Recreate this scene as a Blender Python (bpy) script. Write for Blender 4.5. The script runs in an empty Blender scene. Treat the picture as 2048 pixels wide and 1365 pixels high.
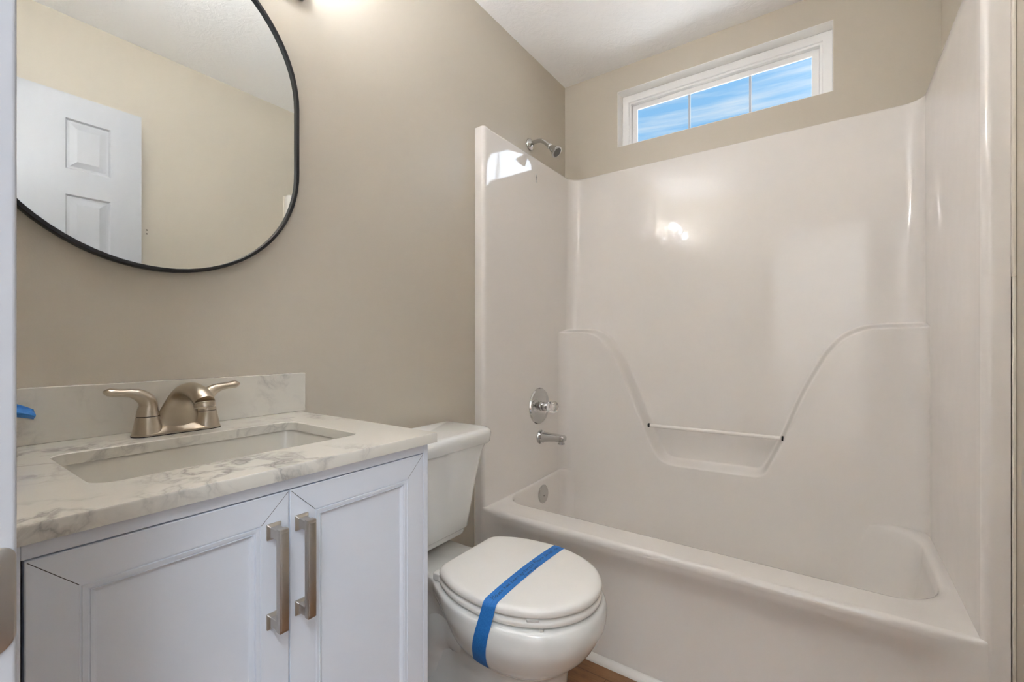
import bpy, bmesh, math, random
from mathutils import Vector, Matrix
import numpy as np
random.seed(4)
PI = math.pi
SC = bpy.context.scene
COL = SC.collection

# ------------------------------------------------------------------ camera
F_PX = 899.0
YAW = math.atan2(631, 899)
cam = bpy.data.cameras.new('camera')
cam.sensor_width = 36
cam.lens = F_PX / 2048 * 36
cam.shift_y = (688.0 - 682.5) / 2048
cam.clip_start = 0.01
co = bpy.data.objects.new('camera', cam)
COL.objects.link(co)
co.location = (1.18, 0, 1.075)
co.rotation_euler = (PI / 2, 0, YAW)
SC.camera = co

# ------------------------------------------------------------------ view
SC.view_settings.view_transform = 'Standard'
SC.view_settings.look = 'None'
SC.view_settings.gamma = 1
SC.view_settings.use_curve_mapping = False
SC.view_settings.exposure = 0.86
# enough bounces for a small white room
SC.cycles.max_bounces = 20
SC.cycles.diffuse_bounces = 14
SC.cycles.glossy_bounces = 8
SC.cycles.transmission_bounces = 12
SC.cycles.transparent_max_bounces = 12
SC.cycles.sample_clamp_indirect = 30

# ------------------------------------------------------------------ sky
world = bpy.data.worlds.new('sky')
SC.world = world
world.use_nodes = True
wt = world.node_tree
wt.nodes.clear()
def wn(t, **k):
    n = wt.nodes.new(t)
    for a, b in k.items(): setattr(n, a, b)
    return n
_out = wn('ShaderNodeOutputWorld'); _bg = wn('ShaderNodeBackground')
_tc = wn('ShaderNodeTexCoord'); _sep = wn('ShaderNodeSeparateXYZ')
_gr = wn('ShaderNodeValToRGB')
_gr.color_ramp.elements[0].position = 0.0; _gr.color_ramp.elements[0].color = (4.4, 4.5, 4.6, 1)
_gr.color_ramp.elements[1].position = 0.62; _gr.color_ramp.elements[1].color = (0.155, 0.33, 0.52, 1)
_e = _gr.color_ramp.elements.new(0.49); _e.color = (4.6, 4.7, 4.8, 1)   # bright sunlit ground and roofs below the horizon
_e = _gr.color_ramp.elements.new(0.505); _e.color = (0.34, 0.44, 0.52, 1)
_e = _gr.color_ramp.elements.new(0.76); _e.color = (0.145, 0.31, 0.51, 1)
_e = _gr.color_ramp.elements.new(0.84); _e.color = (3.2, 3.6, 4.2, 1)     # added bright sky overhead, out of view, to light the window sill
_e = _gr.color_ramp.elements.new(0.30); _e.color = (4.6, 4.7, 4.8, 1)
_mp = wn('ShaderNodeMapping'); _mp.inputs['Scale'].default_value = (2.0, 2.0, 30); _mp.inputs['Rotation'].default_value = (0.04, 0.05, 0.4); _mp.inputs['Location'].default_value = (3.1, 1.7, 0.4)
_ns = wn('ShaderNodeTexNoise'); _ns.inputs['Scale'].default_value = 1.4; _ns.inputs['Detail'].default_value = 7; _ns.inputs['Roughness'].default_value = 0.62
_cr = wn('ShaderNodeValToRGB'); _cr.color_ramp.elements[0].position = 0.46; _cr.color_ramp.elements[1].position = 0.72
_mx = wn('ShaderNodeMixRGB'); _mx.inputs[2].default_value = (0.42, 0.475, 0.525, 1)
L = wt.links.new
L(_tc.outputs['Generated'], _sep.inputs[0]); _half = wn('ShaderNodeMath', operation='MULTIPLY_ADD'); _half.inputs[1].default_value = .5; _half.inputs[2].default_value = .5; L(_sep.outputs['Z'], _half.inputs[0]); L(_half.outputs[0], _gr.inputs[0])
L(_tc.outputs['Generated'], _mp.inputs[0]); L(_mp.outputs[0], _ns.inputs['Vector']); L(_ns.outputs[0], _cr.inputs[0])
_up = wn('ShaderNodeMath', operation='GREATER_THAN'); _up.inputs[1].default_value = .02; L(_sep.outputs['Z'], _up.inputs[0]); _cm = wn('ShaderNodeMath', operation='MULTIPLY'); L(_cr.outputs[0], _cm.inputs[0]); L(_up.outputs[0], _cm.inputs[1]); L(_cm.outputs[0], _mx.inputs[0]); L(_gr.outputs[0], _mx.inputs[1]); _sd = Vector((.66, .62, .40)).normalized()          # added sky glow, unseen to the right, placed to reflect in the surround
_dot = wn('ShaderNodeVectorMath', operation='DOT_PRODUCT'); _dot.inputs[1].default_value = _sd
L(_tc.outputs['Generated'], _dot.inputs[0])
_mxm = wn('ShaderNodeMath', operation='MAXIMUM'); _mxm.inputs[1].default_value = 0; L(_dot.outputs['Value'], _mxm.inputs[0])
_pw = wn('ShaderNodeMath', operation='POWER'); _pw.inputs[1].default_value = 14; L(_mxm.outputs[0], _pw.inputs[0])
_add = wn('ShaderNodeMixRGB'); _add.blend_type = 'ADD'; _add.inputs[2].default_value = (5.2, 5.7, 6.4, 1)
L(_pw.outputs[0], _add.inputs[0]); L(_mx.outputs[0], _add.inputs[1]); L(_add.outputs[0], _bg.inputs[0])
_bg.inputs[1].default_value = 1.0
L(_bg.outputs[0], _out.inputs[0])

# daylight arriving through the hallway behind the open doorway, and an added fill light in that hallway
def area(name, loc, rot, sx, sy, power, color):
    l = bpy.data.lights.new(name, 'AREA'); l.shape = 'RECTANGLE'; l.size = sx; l.size_y = sy
    l.energy = power; l.color = color
    o = bpy.data.objects.new(name, l); COL.objects.link(o); o.location = loc; o.rotation_euler = rot
    return o
HALL_P = 7.5; HALL_P2 = 46.0
# daylight from a big window at the right end of the hallway, shining back through the doorway
_a = Vector((2.98, -1.0, 1.30)); _d = (Vector((.55, .45, 1.15)) - _a)
hall = area('hallway_daylight', _a, _d.to_track_quat('-Z', 'Y').to_euler(), 1.4, 1.7, HALL_P, (0.62, 0.78, 1.0))
# added unseen fill light, bounced off the pale far wall of the hallway
_a = Vector((1.6, -.50, 2.42)); _d = Vector((1.4, -1.85, 1.0)) - _a
area('hallway_fill_light', _a, _d.to_track_quat('-Z', 'Y').to_euler(), 1.2, .4, HALL_P2, (0.84, 0.92, 1.0))
BULB = 158.0

# ------------------------------------------------------------------ materials
def srgb(r, g, b):
    f = lambda c: (c / 255 / 12.92) if c / 255 <= 0.04045 else ((c / 255 + 0.055) / 1.055) ** 2.4
    return (f(r), f(g), f(b), 1)

class Mat:
    def __init__(s, name, base=(.8, .8, .8, 1), rough=.5, metal=0, **k):
        s.m = bpy.data.materials.new(name); s.m.use_nodes = True
        s.t = s.m.node_tree; s.p = s.t.nodes['Principled BSDF']
        s.p.inputs['Base Color'].default_value = base
        s.p.inputs['Roughness'].default_value = rough
        s.p.inputs['Metallic'].default_value = metal
        for a, b in k.items(): s.p.inputs[a.replace('_', ' ')].default_value = b
    def n(s, t, **k):
        n = s.t.nodes.new(t)
        for a, b in k.items():
            if a in n.inputs: n.inputs[a].default_value = b
            else: setattr(n, a, b)
        return n
    def l(s, a, b): s.t.links.new(a, b)
    def coord(s, scale=(1, 1, 1), rot=(0, 0, 0)):
        tc = s.n('ShaderNodeTexCoord'); mp = s.n('ShaderNodeMapping')
        mp.inputs['Scale'].default_value = scale; mp.inputs['Rotation'].default_value = rot
        s.l(tc.outputs['Object'], mp.inputs[0]); return mp.outputs[0]
    def noise(s, scale, detail=3, rough=.5, vec=None, dist=0):
        n = s.n('ShaderNodeTexNoise'); n.inputs['Scale'].default_value = scale
        n.inputs['Detail'].default_value = detail; n.inputs['Roughness'].default_value = rough
        n.inputs['Distortion'].default_value = dist
        s.l(vec if vec is not None else s.coord(), n.inputs['Vector']); return n.outputs[0]
    def ramp(s, fac, stops):
        r = s.n('ShaderNodeValToRGB'); e = r.color_ramp.elements
        while len(e) < len(stops): e.new(0.5)
        for x, (p, c) in zip(e, stops): x.position = p; x.color = c
        s.l(fac, r.inputs[0]); return r.outputs[0]
    def bump(s, h, strength=.2, dist=.01):
        b = s.n('ShaderNodeBump'); b.inputs['Strength'].default_value = strength; b.inputs['Distance'].default_value = dist
        s.l(h, b.inputs['Height']); s.l(b.outputs[0], s.p.inputs['Normal'])

M = {}
def mk(key, *a, **k):
    M[key] = Mat(key, *a, **k); return M[key]

m = mk('wall_paint', srgb(193, 185, 171), .42)
m.bump(m.noise(260, 2), .10, .002)
m = mk('ceiling_paint', srgb(248, 248, 248), .9)
_v = m.noise(16, 6, .65, dist=1.8)
m.bump(m.ramp(_v, [(0.42, (0, 0, 0, 1)), (0.62, (1, 1, 1, 1))]), .2, .005)
m = mk('trim_white', srgb(180, 182, 187), .35)
m.bump(m.noise(9, 2, vec=m.coord((6, 6, 1))), .03, .002)
m = mk('reveal_white', srgb(236, 234, 230), .55)
m.bump(m.noise(220, 2), .08, .002)
m = mk('vinyl_white', srgb(238, 238, 238), .3)
m.bump(m.noise(40, 1), .01, .001)
m = mk('fiberglass', srgb(228, 224, 220), .055, Coat_Weight=.0)
m.bump(m.noise(5.5, 2, .5), .16, .006)
m = mk('porcelain', srgb(228, 229, 227), .09, Coat_Weight=.4, Coat_Roughness=.04)
m.bump(m.noise(7, 1), .05, .004)
m = mk('sink_ceramic', srgb(212, 208, 199), .08, Coat_Weight=.4, Coat_Roughness=.04)
m.bump(m.noise(9, 1), .04, .003)
m = mk('seat_plastic', srgb(232, 230, 226), .22)
m.bump(m.noise(12, 1), .02, .002)
m = mk('cabinet_paint', srgb(220, 226, 236), .36)
m.bump(m.noise(70, 2), .03, .001)
m = mk('dark_gap', (.012, .012, .012, 1), .9)
m.bump(m.noise(30), .02, .001)
m = mk('nickel', (.52, .45, .36, 1), .30, 1.0)
_v = m.noise(1.0, 4, .6, vec=m.coord((900, 900, 25)))
m.l(m.ramp(_v, [(0, (.26, .26, .26, 1)), (1, (.36, .36, .36, 1))]), m.p.inputs['Roughness'])
m = mk('pull_nickel', (.55, .51, .46, 1), .34, 1.0)
_v = m.noise(1.0, 4, .6, vec=m.coord((900, 900, 20)))
m.l(m.ramp(_v, [(0, (.30, .30, .30, 1)), (1, (.40, .40, .40, 1))]), m.p.inputs['Roughness'])
m = mk('chrome', (.60, .60, .59, 1), .06, 1.0)
m.bump(m.noise(30, 1), .01, .001)
m = mk('black_metal', (.012, .012, .013, 1), .38, .2)
m.bump(m.noise(300, 1), .02, .001)
m = mk('mirror_glass', (.86, .89, .88, 1), .0, 1.0)
m = mk('spray_face', (.16, .15, .14, 1), .5)
m.bump(m.noise(300, 1), .3, .002)

# quartz worktop: white with clustered grey veins
m = mk('quartz', (.8, .8, .78, 1), .16)
_c = m.coord((1, 1, 1)); _c.node.inputs['Location'].default_value = (.3, .22, .6)
_warp = m.n('ShaderNodeTexNoise'); _warp.inputs['Scale'].default_value = 5; _warp.inputs['Detail'].default_value = 4
m.l(_c, _warp.inputs['Vector'])
_mixv = m.n('ShaderNodeMixRGB'); _mixv.blend_type = 'ADD'; _mixv.inputs[0].default_value = .22
m.l(_c, _mixv.inputs[1]); m.l(_warp.outputs['Color'], _mixv.inputs[2])
_n1 = m.n('ShaderNodeTexNoise'); _n1.inputs['Scale'].default_value = 12; _n1.inputs['Detail'].default_value = 5; _n1.inputs['Roughness'].default_value = .55
m.l(_mixv.outputs[0], _n1.inputs['Vector'])
_sub = m.n('ShaderNodeMath', operation='SUBTRACT'); m.l(_n1.outputs[0], _sub.inputs[0]); _sub.inputs[1].default_value = .5
_abs = m.n('ShaderNodeMath', operation='ABSOLUTE'); m.l(_sub.outputs[0], _abs.inputs[0])
_vein = m.ramp(_abs.outputs[0], [(0.0, (1, 1, 1, 1)), (0.016, (.55, .55, .55, 1)), (0.06, (0, 0, 0, 1))])
_n2 = m.n('ShaderNodeTexNoise'); _n2.inputs['Scale'].default_value = 3.6; _n2.inputs['Detail'].default_value = 3
m.l(_c, _n2.inputs['Vector'])
_mask = m.ramp(_n2.outputs[0], [(0.45, (0, 0, 0, 1)), (0.62, (1, 1, 1, 1))])
_mul = m.n('ShaderNodeMath', operation='MULTIPLY'); m.l(_vein, _mul.inputs[0]); m.l(_mask, _mul.inputs[1])
_mixc = m.n('ShaderNodeMixRGB'); m.l(_mul.outputs[0], _mixc.inputs[0])
_mixc.inputs[1].default_value = srgb(209, 205, 196); _mixc.inputs[2].default_value = srgb(150, 147, 143)
m.l(_mixc.outputs[0], m.p.inputs['Base Color'])

# wood look plank floor
m = mk('wood_floor', srgb(120, 84, 56), .38)
_c = m.coord((1, 1, 1))
_br = m.n('ShaderNodeTexBrick'); m.l(_c, _br.inputs['Vector'])
_br.inputs['Scale'].default_value = 1; _br.inputs['Brick Width'].default_value = 1.2; _br.inputs['Row Height'].default_value = .15
_br.inputs['Mortar Size'].default_value = .0018; _br.inputs['Color1'].default_value = (.35, .35, .35, 1); _br.inputs['Color2'].default_value = (.75, .75, .75, 1)
_br.inputs['Mortar'].default_value = (0, 0, 0, 1)
_g = m.noise(1, 6, .62, vec=m.coord((7, 60, 7)), dist=.6)
_g2 = m.noise(9, 4, .6)
_a = m.n('ShaderNodeMixRGB'); _a.inputs[0].default_value = .5; m.l(_g, _a.inputs[1]); m.l(_g2, _a.inputs[2])
_b = m.n('ShaderNodeMixRGB'); _b.inputs[0].default_value = .25; m.l(_a.outputs[0], _b.inputs[1]); m.l(_br.outputs['Color'], _b.inputs[2])
m.l(m.ramp(_b.outputs[0], [(0.0, srgb(40, 26, 18)), (.36, srgb(104, 72, 46)), (.52, srgb(140, 100, 66)), (.75, srgb(168, 126, 86))]), m.p.inputs['Base Color'])
m.bump(_a.outputs[0], .1, .002)

m = mk('blue_tape', srgb(30, 112, 190), .55)
_v = m.noise(1, 3, .5, vec=m.coord((300, 40, 300)))
m.l(m.ramp(_v, [(.3, srgb(24, 104, 184)), (.7, srgb(44, 124, 200))]), m.p.inputs['Base Color'])
m.bump(_v, .12, .001)
m = mk('ink', srgb(16, 30, 66), .6)
m.bump(m.noise(200), .05, .0005)
m = mk('sticker', srgb(205, 205, 203), .3)
m.bump(m.noise(100), .02, .0005)
m = mk('sticker_print', srgb(60, 60, 62), .5)
m.bump(m.noise(100), .02, .0005)
m = mk('acrylic', (1, 1, 1, 1), .03, Transmission_Weight=1.0, IOR=1.45)
m = mk('rod_acrylic', srgb(236, 232, 228), .08)
m.bump(m.noise(60), .02, .0005)
m = mk('bumper', srgb(208, 206, 203), .35)
m.bump(m.noise(100), .02, .0005)
m = mk('caulk', srgb(226, 220, 208), .5)
m.bump(m.noise(60, 3), .2, .002)
m = mk('wall_plug', srgb(90, 84, 76), .6)
m.bump(m.noise(100), .02, .0005)

# window glass: clear pane with a surface reflection
g = bpy.data.materials.new('window_glass'); g.use_nodes = True
t = g.node_tree; t.nodes.clear()
o_ = t.nodes.new('ShaderNodeOutputMaterial'); mi = t.nodes.new('ShaderNodeMixShader'); tr = t.nodes.new('ShaderNodeBsdfTransparent')
gl = t.nodes.new('ShaderNodeBsdfGlossy'); gl.inputs['Roughness'].default_value = 0; fr = t.nodes.new('ShaderNodeFresnel'); fr.inputs[0].default_value = 1.35
tr.inputs[0].default_value = (.97, .985, .99, 1)
t.links.new(fr.outputs[0], mi.inputs[0]); t.links.new(tr.outputs[0], mi.inputs[1]); t.links.new(gl.outputs[0], mi.inputs[2]); t.links.new(mi.outputs[0], o_.inputs[0])
M['window_glass'] = g
# lit bulb
g = bpy.data.materials.new('bulb_glow'); g.use_nodes = True
t = g.node_tree; p = t.nodes['Principled BSDF']; p.inputs['Base Color'].default_value = (1, 1, 1, 1)
p.inputs['Emission Color'].default_value = (.95, .985, 1.06, 1); p.inputs['Emission Strength'].default_value = BULB
M['bulb_glow'] = g
# frosted lamp glass
g = bpy.data.materials.new('frosted_glass'); g.use_nodes = True
t = g.node_tree; t.nodes.clear()
o_ = t.nodes.new('ShaderNodeOutputMaterial'); mi = t.nodes.new('ShaderNodeMixShader'); mi.inputs[0].default_value = .08
d_ = t.nodes.new('ShaderNodeBsdfDiffuse'); tl = t.nodes.new('ShaderNodeBsdfTranslucent')
d_.inputs[0].default_value = (.92, .91, .89, 1); tl.inputs[0].default_value = (.92, .90, .86, 1)
t.links.new(d_.outputs[0], mi.inputs[1]); t.links.new(tl.outputs[0], mi.inputs[2]); t.links.new(mi.outputs[0], o_.inputs[0])
M['frosted_glass'] = g
def MAT(k): return M[k].m if isinstance(M[k], Mat) else M[k]

# ------------------------------------------------------------------ mesh helpers (world coordinates)
class MB:
    """collects shapes and links them as one mesh object"""
    def __init__(s): s.v = []; s.f = []
    def add(s, vs, fs):
        o = len(s.v); s.v += [tuple(map(float, x)) for x in vs]; s.f += [[i + o for i in f] for f in fs]; return s
    def box(s, x0, x1, y0, y1, z0, z1, bev=0, seg=2):
        bm = bmesh.new(); bmesh.ops.create_cube(bm, size=1)
        for v in bm.verts:
            v.co = (x0 + (v.co.x + .5) * (x1 - x0), y0 + (v.co.y + .5) * (y1 - y0), z0 + (v.co.z + .5) * (z1 - z0))
        if bev: bmesh.ops.bevel(bm, geom=bm.edges[:], offset=bev, segments=seg, profile=.5, affect='EDGES')
        return s.bm(bm)
    def bm(s, bm):
        bm.verts.index_update()
        vs = [v.co.copy() for v in bm.verts]; fs = [[v.index for v in f.verts] for f in bm.faces]; bm.free()
        return s.add(vs, fs)
    def loft(s, rings, cap0=True, cap1=True, closed=True):
        n = len(rings[0]); vs = [p for r in rings for p in r]; fs = []
        for i in range(len(rings) - 1):
            for j in range(n if closed else n - 1):
                a = i * n + j; b = i * n + (j + 1) % n
                fs.append([a, b, b + n, a + n])
        if cap0: fs.append(list(range(n))[::-1])
        if cap1: fs.append([(len(rings) - 1) * n + j for j in range(n)])
        return s.add(vs, fs)
    def grid(s, rows):
        return s.loft(rows, False, False, False)
    def lathe(s, prof, o, axis, n=40, cap=True):
        """prof: (radius, distance along axis)"""
        a = Vector(axis).normalized(); u = a.orthogonal().normalized(); w = a.cross(u); o = Vector(o)
        rings = [[o + a * d + (u * math.cos(2 * PI * k / n) + w * math.sin(2 * PI * k / n)) * max(r, 1e-5) for k in range(n)] for r, d in prof]
        return s.loft(rings, cap, cap)
    def tube(s, pts, rad, n=20, sq=None, cap=True):
        pts = [Vector(p) for p in pts]
        rad = rad if isinstance(rad, (list, tuple)) else [rad] * len(pts)
        rings = []; u = None
        for i, p in enumerate(pts):
            tn = (pts[min(i + 1, len(pts) - 1)] - pts[max(i - 1, 0)]).normalized()
            if u is None: u = tn.orthogonal().normalized()
            u = (u - tn * u.dot(tn)).normalized(); w = tn.cross(u)
            r = rad[i]
            rings.append([p + (u * math.cos(2 * PI * k / n) + w * math.sin(2 * PI * k / n)) * r for k in range(n)])
        return s.loft(rings, cap, cap)
    def build(s, name, mat, parent=None, smooth=True, angle=35):
        off = parent_world(parent)
        me = bpy.data.meshes.new(name)
        me.from_pydata([(x - off.x, y - off.y, z - off.z) for x, y, z in s.v], [], s.f)
        bm = bmesh.new(); bm.from_mesh(me); bmesh.ops.recalc_face_normals(bm, faces=bm.faces[:]); bm.to_mesh(me); bm.free()
        if smooth:
            me.polygons.foreach_set('use_smooth', [True] * len(me.polygons))
            me.set_sharp_from_angle(angle=math.radians(angle))
        me.materials.append(MAT(mat))
        o = bpy.data.objects.new(name, me); COL.objects.link(o)
        if parent: o.parent = parent
        return o
def parent_world(p):
    v = Vector((0, 0, 0))
    while p is not None: v = v + p.location; p = p.parent
    return v
def tag(o, label=None, cat=None, group=None, kind=None):
    if label: o['label'] = label
    if cat: o['category'] = cat
    if group: o['group'] = group
    if kind: o['kind'] = kind
    return o
def thing(name, label, cat, loc, group=None):
    o = bpy.data.objects.new(name, None); o.empty_display_size = .05; COL.objects.link(o); o.location = loc
    return tag(o, label, cat, group)
def struct(o, label, cat):
    return tag(o, label, cat, kind='structure')
def sstep(a, b, x):
    t = np.clip((x - a) / (b - a), 0, 1); return t * t * (3 - 2 * t)
def catmull(pts, n):
    P = np.array(pts, float); P = np.vstack([2 * P[0] - P[1], P, 2 * P[-1] - P[-2]])
    out = []
    for i in range(1, len(P) - 2):
        for k in range(n):
            t = k / n
            out.append(.5 * (2 * P[i] + (P[i + 1] - P[i - 1]) * t + (2 * P[i - 1] - 5 * P[i] + 4 * P[i + 1] - P[i + 2]) * t * t + (3 * P[i] - P[i - 1] - 3 * P[i + 1] + P[i + 2]) * t ** 3))
    out.append(P[-2]); return out
def rrect(a0, a1, b0, b1, r, n=8):
    """rounded rectangle outline in 2d; r is one radius or four (a0b0, a1b0, a1b1, a0b1)"""
    r = r if isinstance(r, (list, tuple)) else [r] * 4
    out = []
    for (ca, cb, rr, s0) in ((a0 + r[0], b0 + r[0], r[0], PI), (a1 - r[1], b0 + r[1], r[1], 1.5 * PI), (a1 - r[2], b1 - r[2], r[2], 0), (a0 + r[3], b1 - r[3], r[3], .5 * PI)):
        for k in range(n + 1):
            t = s0 + .5 * PI * k / n
            out.append((ca + rr * math.cos(t), cb + rr * math.sin(t)))
    return out

# ------------------------------------------------------------------ room shell
CZ = 2.48; YF = .045; YB = 2.188; XR = 1.512; TUBF = 1.415
fl = MB().box(-.15, 3.2, -1.95, 2.35, -.08, 0).build('floor', 'wood_floor', smooth=False); struct(fl, 'brown wood plank floor between toilet and tub', 'floor')
ce = MB().box(-.15, 3.2, -1.95, 2.38, CZ, CZ + .08).build('ceiling', 'ceiling_paint', smooth=False); struct(ce, 'white textured ceiling', 'ceiling')
w = MB().box(-.12, 0, YF, YB + .15, 0, CZ).build('wall_left', 'wall_paint', smooth=False); struct(w, 'beige wall carrying the oval mirror', 'wall')
w = MB().box(XR, XR + .12, -.06, YB + .15, 0, CZ).build('wall_right', 'wall_paint', smooth=False); struct(w, 'beige wall at the right end of the tub', 'wall')
WX0, WX1, WZ0, WZ1 = .302, 1.199, 2.077, 2.360
b = MB()
b.box(0, WX0, YB, YB + .15, 0, CZ).box(WX1, XR, YB, YB + .15, 0, CZ).box(WX0, WX1, YB, YB + .15, 0, WZ0).box(WX0, WX1, YB, YB + .15, WZ1, CZ)
w = b.build('wall_back', 'wall_paint', smooth=False); struct(w, 'beige wall with the high window above the tub', 'wall')
DX0, DX1, DZ = .82, 1.482, 2.115
b = MB()
b.box(-.12, DX0 - .02, -.06, YF, 0, CZ).box(DX1 + .02, XR, -.06, YF, 0, CZ).box(DX0 - .02, DX1 + .02, -.06, YF, DZ + .02, CZ)
w = b.build('wall_front', 'wall_paint', smooth=False); struct(w, 'beige wall around the doorway', 'wall')
b = MB()
b.box(-.15, -.03, -1.95, -.06, 0, CZ).box(3.08, 3.2, -1.95, -.06, 0, CZ).box(-.03, 3.08, -1.95, -1.85, 0, CZ)
b.box(XR + .12, 3.08, -.16, -.06, 0, CZ)
w = b.build('wall_hallway', 'reveal_white', smooth=False); struct(w, 'pale walls of the hallway outside the door', 'wall')

# window
b = MB()
th = .0016
b.box(WX0, WX0 + th, YB + .0004, YB + .064, WZ0, WZ1).box(WX1 - th, WX1, YB + .0004, YB + .064, WZ0, WZ1)
b.box(WX0 + th, WX1 - th, YB + .0004, YB + .064, WZ1 - th, WZ1).box(WX0 + th, WX1 - th, YB + .0004, YB + .064, WZ0, WZ0 + th)
w1 = b.build('window_1', 'reveal_white', smooth=False); struct(w1, 'white framed three pane transom window high above the tub', 'window')
def ring(b, x0, x1, z0, z1, wd, y0, y1, bev=.003):
    o = rrect(x0, x1, z0, z1, .0004, 1); i = rrect(x0 + wd, x1 - wd, z0 + wd, z1 - wd, .0004, 1)
    i2 = rrect(x0 + wd - bev, x1 - wd + bev, z0 + wd - bev, z1 - wd + bev, .0004, 1); o2 = rrect(x0 + bev, x1 - bev, z0 + bev, z1 - bev, .0004, 1)
    mk3 = lambda r, y: [(p[0], y, p[1]) for p in r]
    rr = [mk3(o, y1), mk3(o, y0 + bev), mk3(o2, y0), mk3(i2, y0), mk3(i, y0 + bev), mk3(i, y1), mk3(o, y1)]
    b.loft(rr, False, False)
b = MB(); ring(b, WX0 + .001, WX1 - .001, WZ0 - .013, WZ1 - .001, .036, YB + .062, YB + .14)
ring(b, WX0 + .034, WX1 - .034, WZ0 + .018, WZ1 - .034, .012, YB + .070, YB + .14, .002)
b.build('window_frame', 'vinyl_white', w1, angle=20)
b = MB(); ring(b, WX0 + .046, WX1 - .046, WZ0 + .003, WZ1 - .046, .028, YB + .090, YB + .0942)
b.build('sash', 'vinyl_white', w1, angle=20)
b = MB().box(WX0 + .07, WX1 - .07, YB + .0906, YB + .0936, WZ0 + .027, WZ1 - .07); b.build('pane', 'window_glass', w1, smooth=False)
for x in (.631, .894):
    MB().box(x - .0055, x + .0055, YB + .0940, YB + .0965, WZ0 + .027, WZ1 - .07, .0008).build('muntin', 'trim_white', w1, smooth=False)
MB().box(.80, 1.02, YB + .066, YB + .074, WZ1 - .047, WZ1 - .037, .002).build('vent_latch', 'vinyl_white', w1)

# door jamb with strike plate, open door
b = MB()
b.box(DX0 - .02, DX0, -.066, .0455, 0, DZ + .02, .0022, 3)
b.box(DX1, DX1 + .02, -.066, .0455, 0, DZ + .02, .0022, 3)
b.box(DX0, DX1, -.066, .0455, DZ, DZ + .02, .0022, 3)
j = b.build('trim_1', 'trim_white'); struct(j, 'white door jamb at the left edge', 'trim')
b = MB()
prof = rrect(-.012, .0450, .9095, .9665, [.006, .0105, .0065, .006], 10)
b.loft([[(DX0 + d, y, z) for y, z in prof] for d in (.0001, .0011)] , True, False)
pin = rrect(-.0113, .0443, .9102, .9658, [.0055, .010, .006, .0055], 10)
b.loft([[(DX0 + .0011, y, z) for y, z in prof], [(DX0 + .0016, y, z) for y, z in pin]], False, True)
sp = b.build('strike_plate', 'pull_nickel', j); tag(sp, 'brushed nickel strike plate on the jamb')
b = MB()
b.box(1.500, XR - .0005, YF, TUBF - .002, .0, .085, .003).build('baseboard_right', 'trim_white'); struct(bpy.data.objects['baseboard_right'], 'white baseboard on the right wall', 'baseboard')
b = MB(); b.box(.0005, .012, .66, TUBF - .002, 0, .085, .003).build('baseboard_left', 'trim_white'); struct(bpy.data.objects['baseboard_left'], 'white baseboard behind the toilet', 'baseboard')

# six panel door standing open against the right wall
def panel_door():
    X0, X1 = 1.402, 1.437
    Y0, Y1, Z0, Z1 = .049, .704, .012, 2.103
    ys = [(.152, .294), (.455, .597)]
    zs = [(.25, .93), (1.05, 1.69), (1.795, 2.002)]
    b = MB()
    for face, sgn in ((X0, 1), (X1, -1)):
        cy = sorted({Y0, Y1, *[v for p in ys for v in p]}); cz = sorted({Z0, Z1, *[v for p in zs for v in p]})
        for a0, a1 in zip(cy[:-1], cy[1:]):
            for c0, c1 in zip(cz[:-1], cz[1:]):
                if (a0, a1) in ys and (c0, c1) in zs:
                    def q(i, d): return [(face + sgn * d, a0 + i, c0 + i), (face + sgn * d, a1 - i, c0 + i), (face + sgn * d, a1 - i, c1 - i), (face + sgn * d, a0 + i, c1 - i)]
                    b.loft([q(0, 0), q(.006, .008), q(.014, .008), q(.036, .002)], False, True)
                else:
                    b.add([(face, a0, c0), (face, a1, c0), (face, a1, c1), (face, a0, c1)], [[0, 1, 2, 3]])
    b.add([(X0, Y0, Z0), (X1, Y0, Z0), (X1, Y1, Z0), (X0, Y1, Z0), (X0, Y0, Z1), (X1, Y0, Z1), (X1, Y1, Z1), (X0, Y1, Z1)],
          [[0, 1, 2, 3], [4, 5, 6, 7], [0, 1, 5, 4], [3, 2, 6, 7]])
    d = b.build('door_1', 'trim_white', smooth=False); struct(d, 'white six panel door standing open against the right wall', 'door')
    k = MB().lathe([(.0, 0), (.032, 0), (.032, .006), (.012, .010), (.011, .032), (.024, .040), (.028, .052), (.022, .064), (0, .067)], (X0, .635, .94), (-1, 0, 0)).build('door_knob', 'pull_nickel', d)
    tag(k, 'brushed nickel door knob')
    for z in (.25, 1.05, 1.88):
        MB().lathe([(.0055, 0), (.0055, .09)], (X1 + .004, Y0 - .001, z), (0, 0, 1), 14).build('hinge', 'pull_nickel', d)
panel_door()

# ------------------------------------------------------------------ tub and shower surround (one moulded unit)
XI0, XI1, YI = .049, 1.460, 2.178
TOP = 1.957
RIM = .415
tub = thing('bathtub_shower', 'off white glossy one piece tub and shower surround under the window', 'bathtub', (.75, 1.75, 0))
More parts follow.
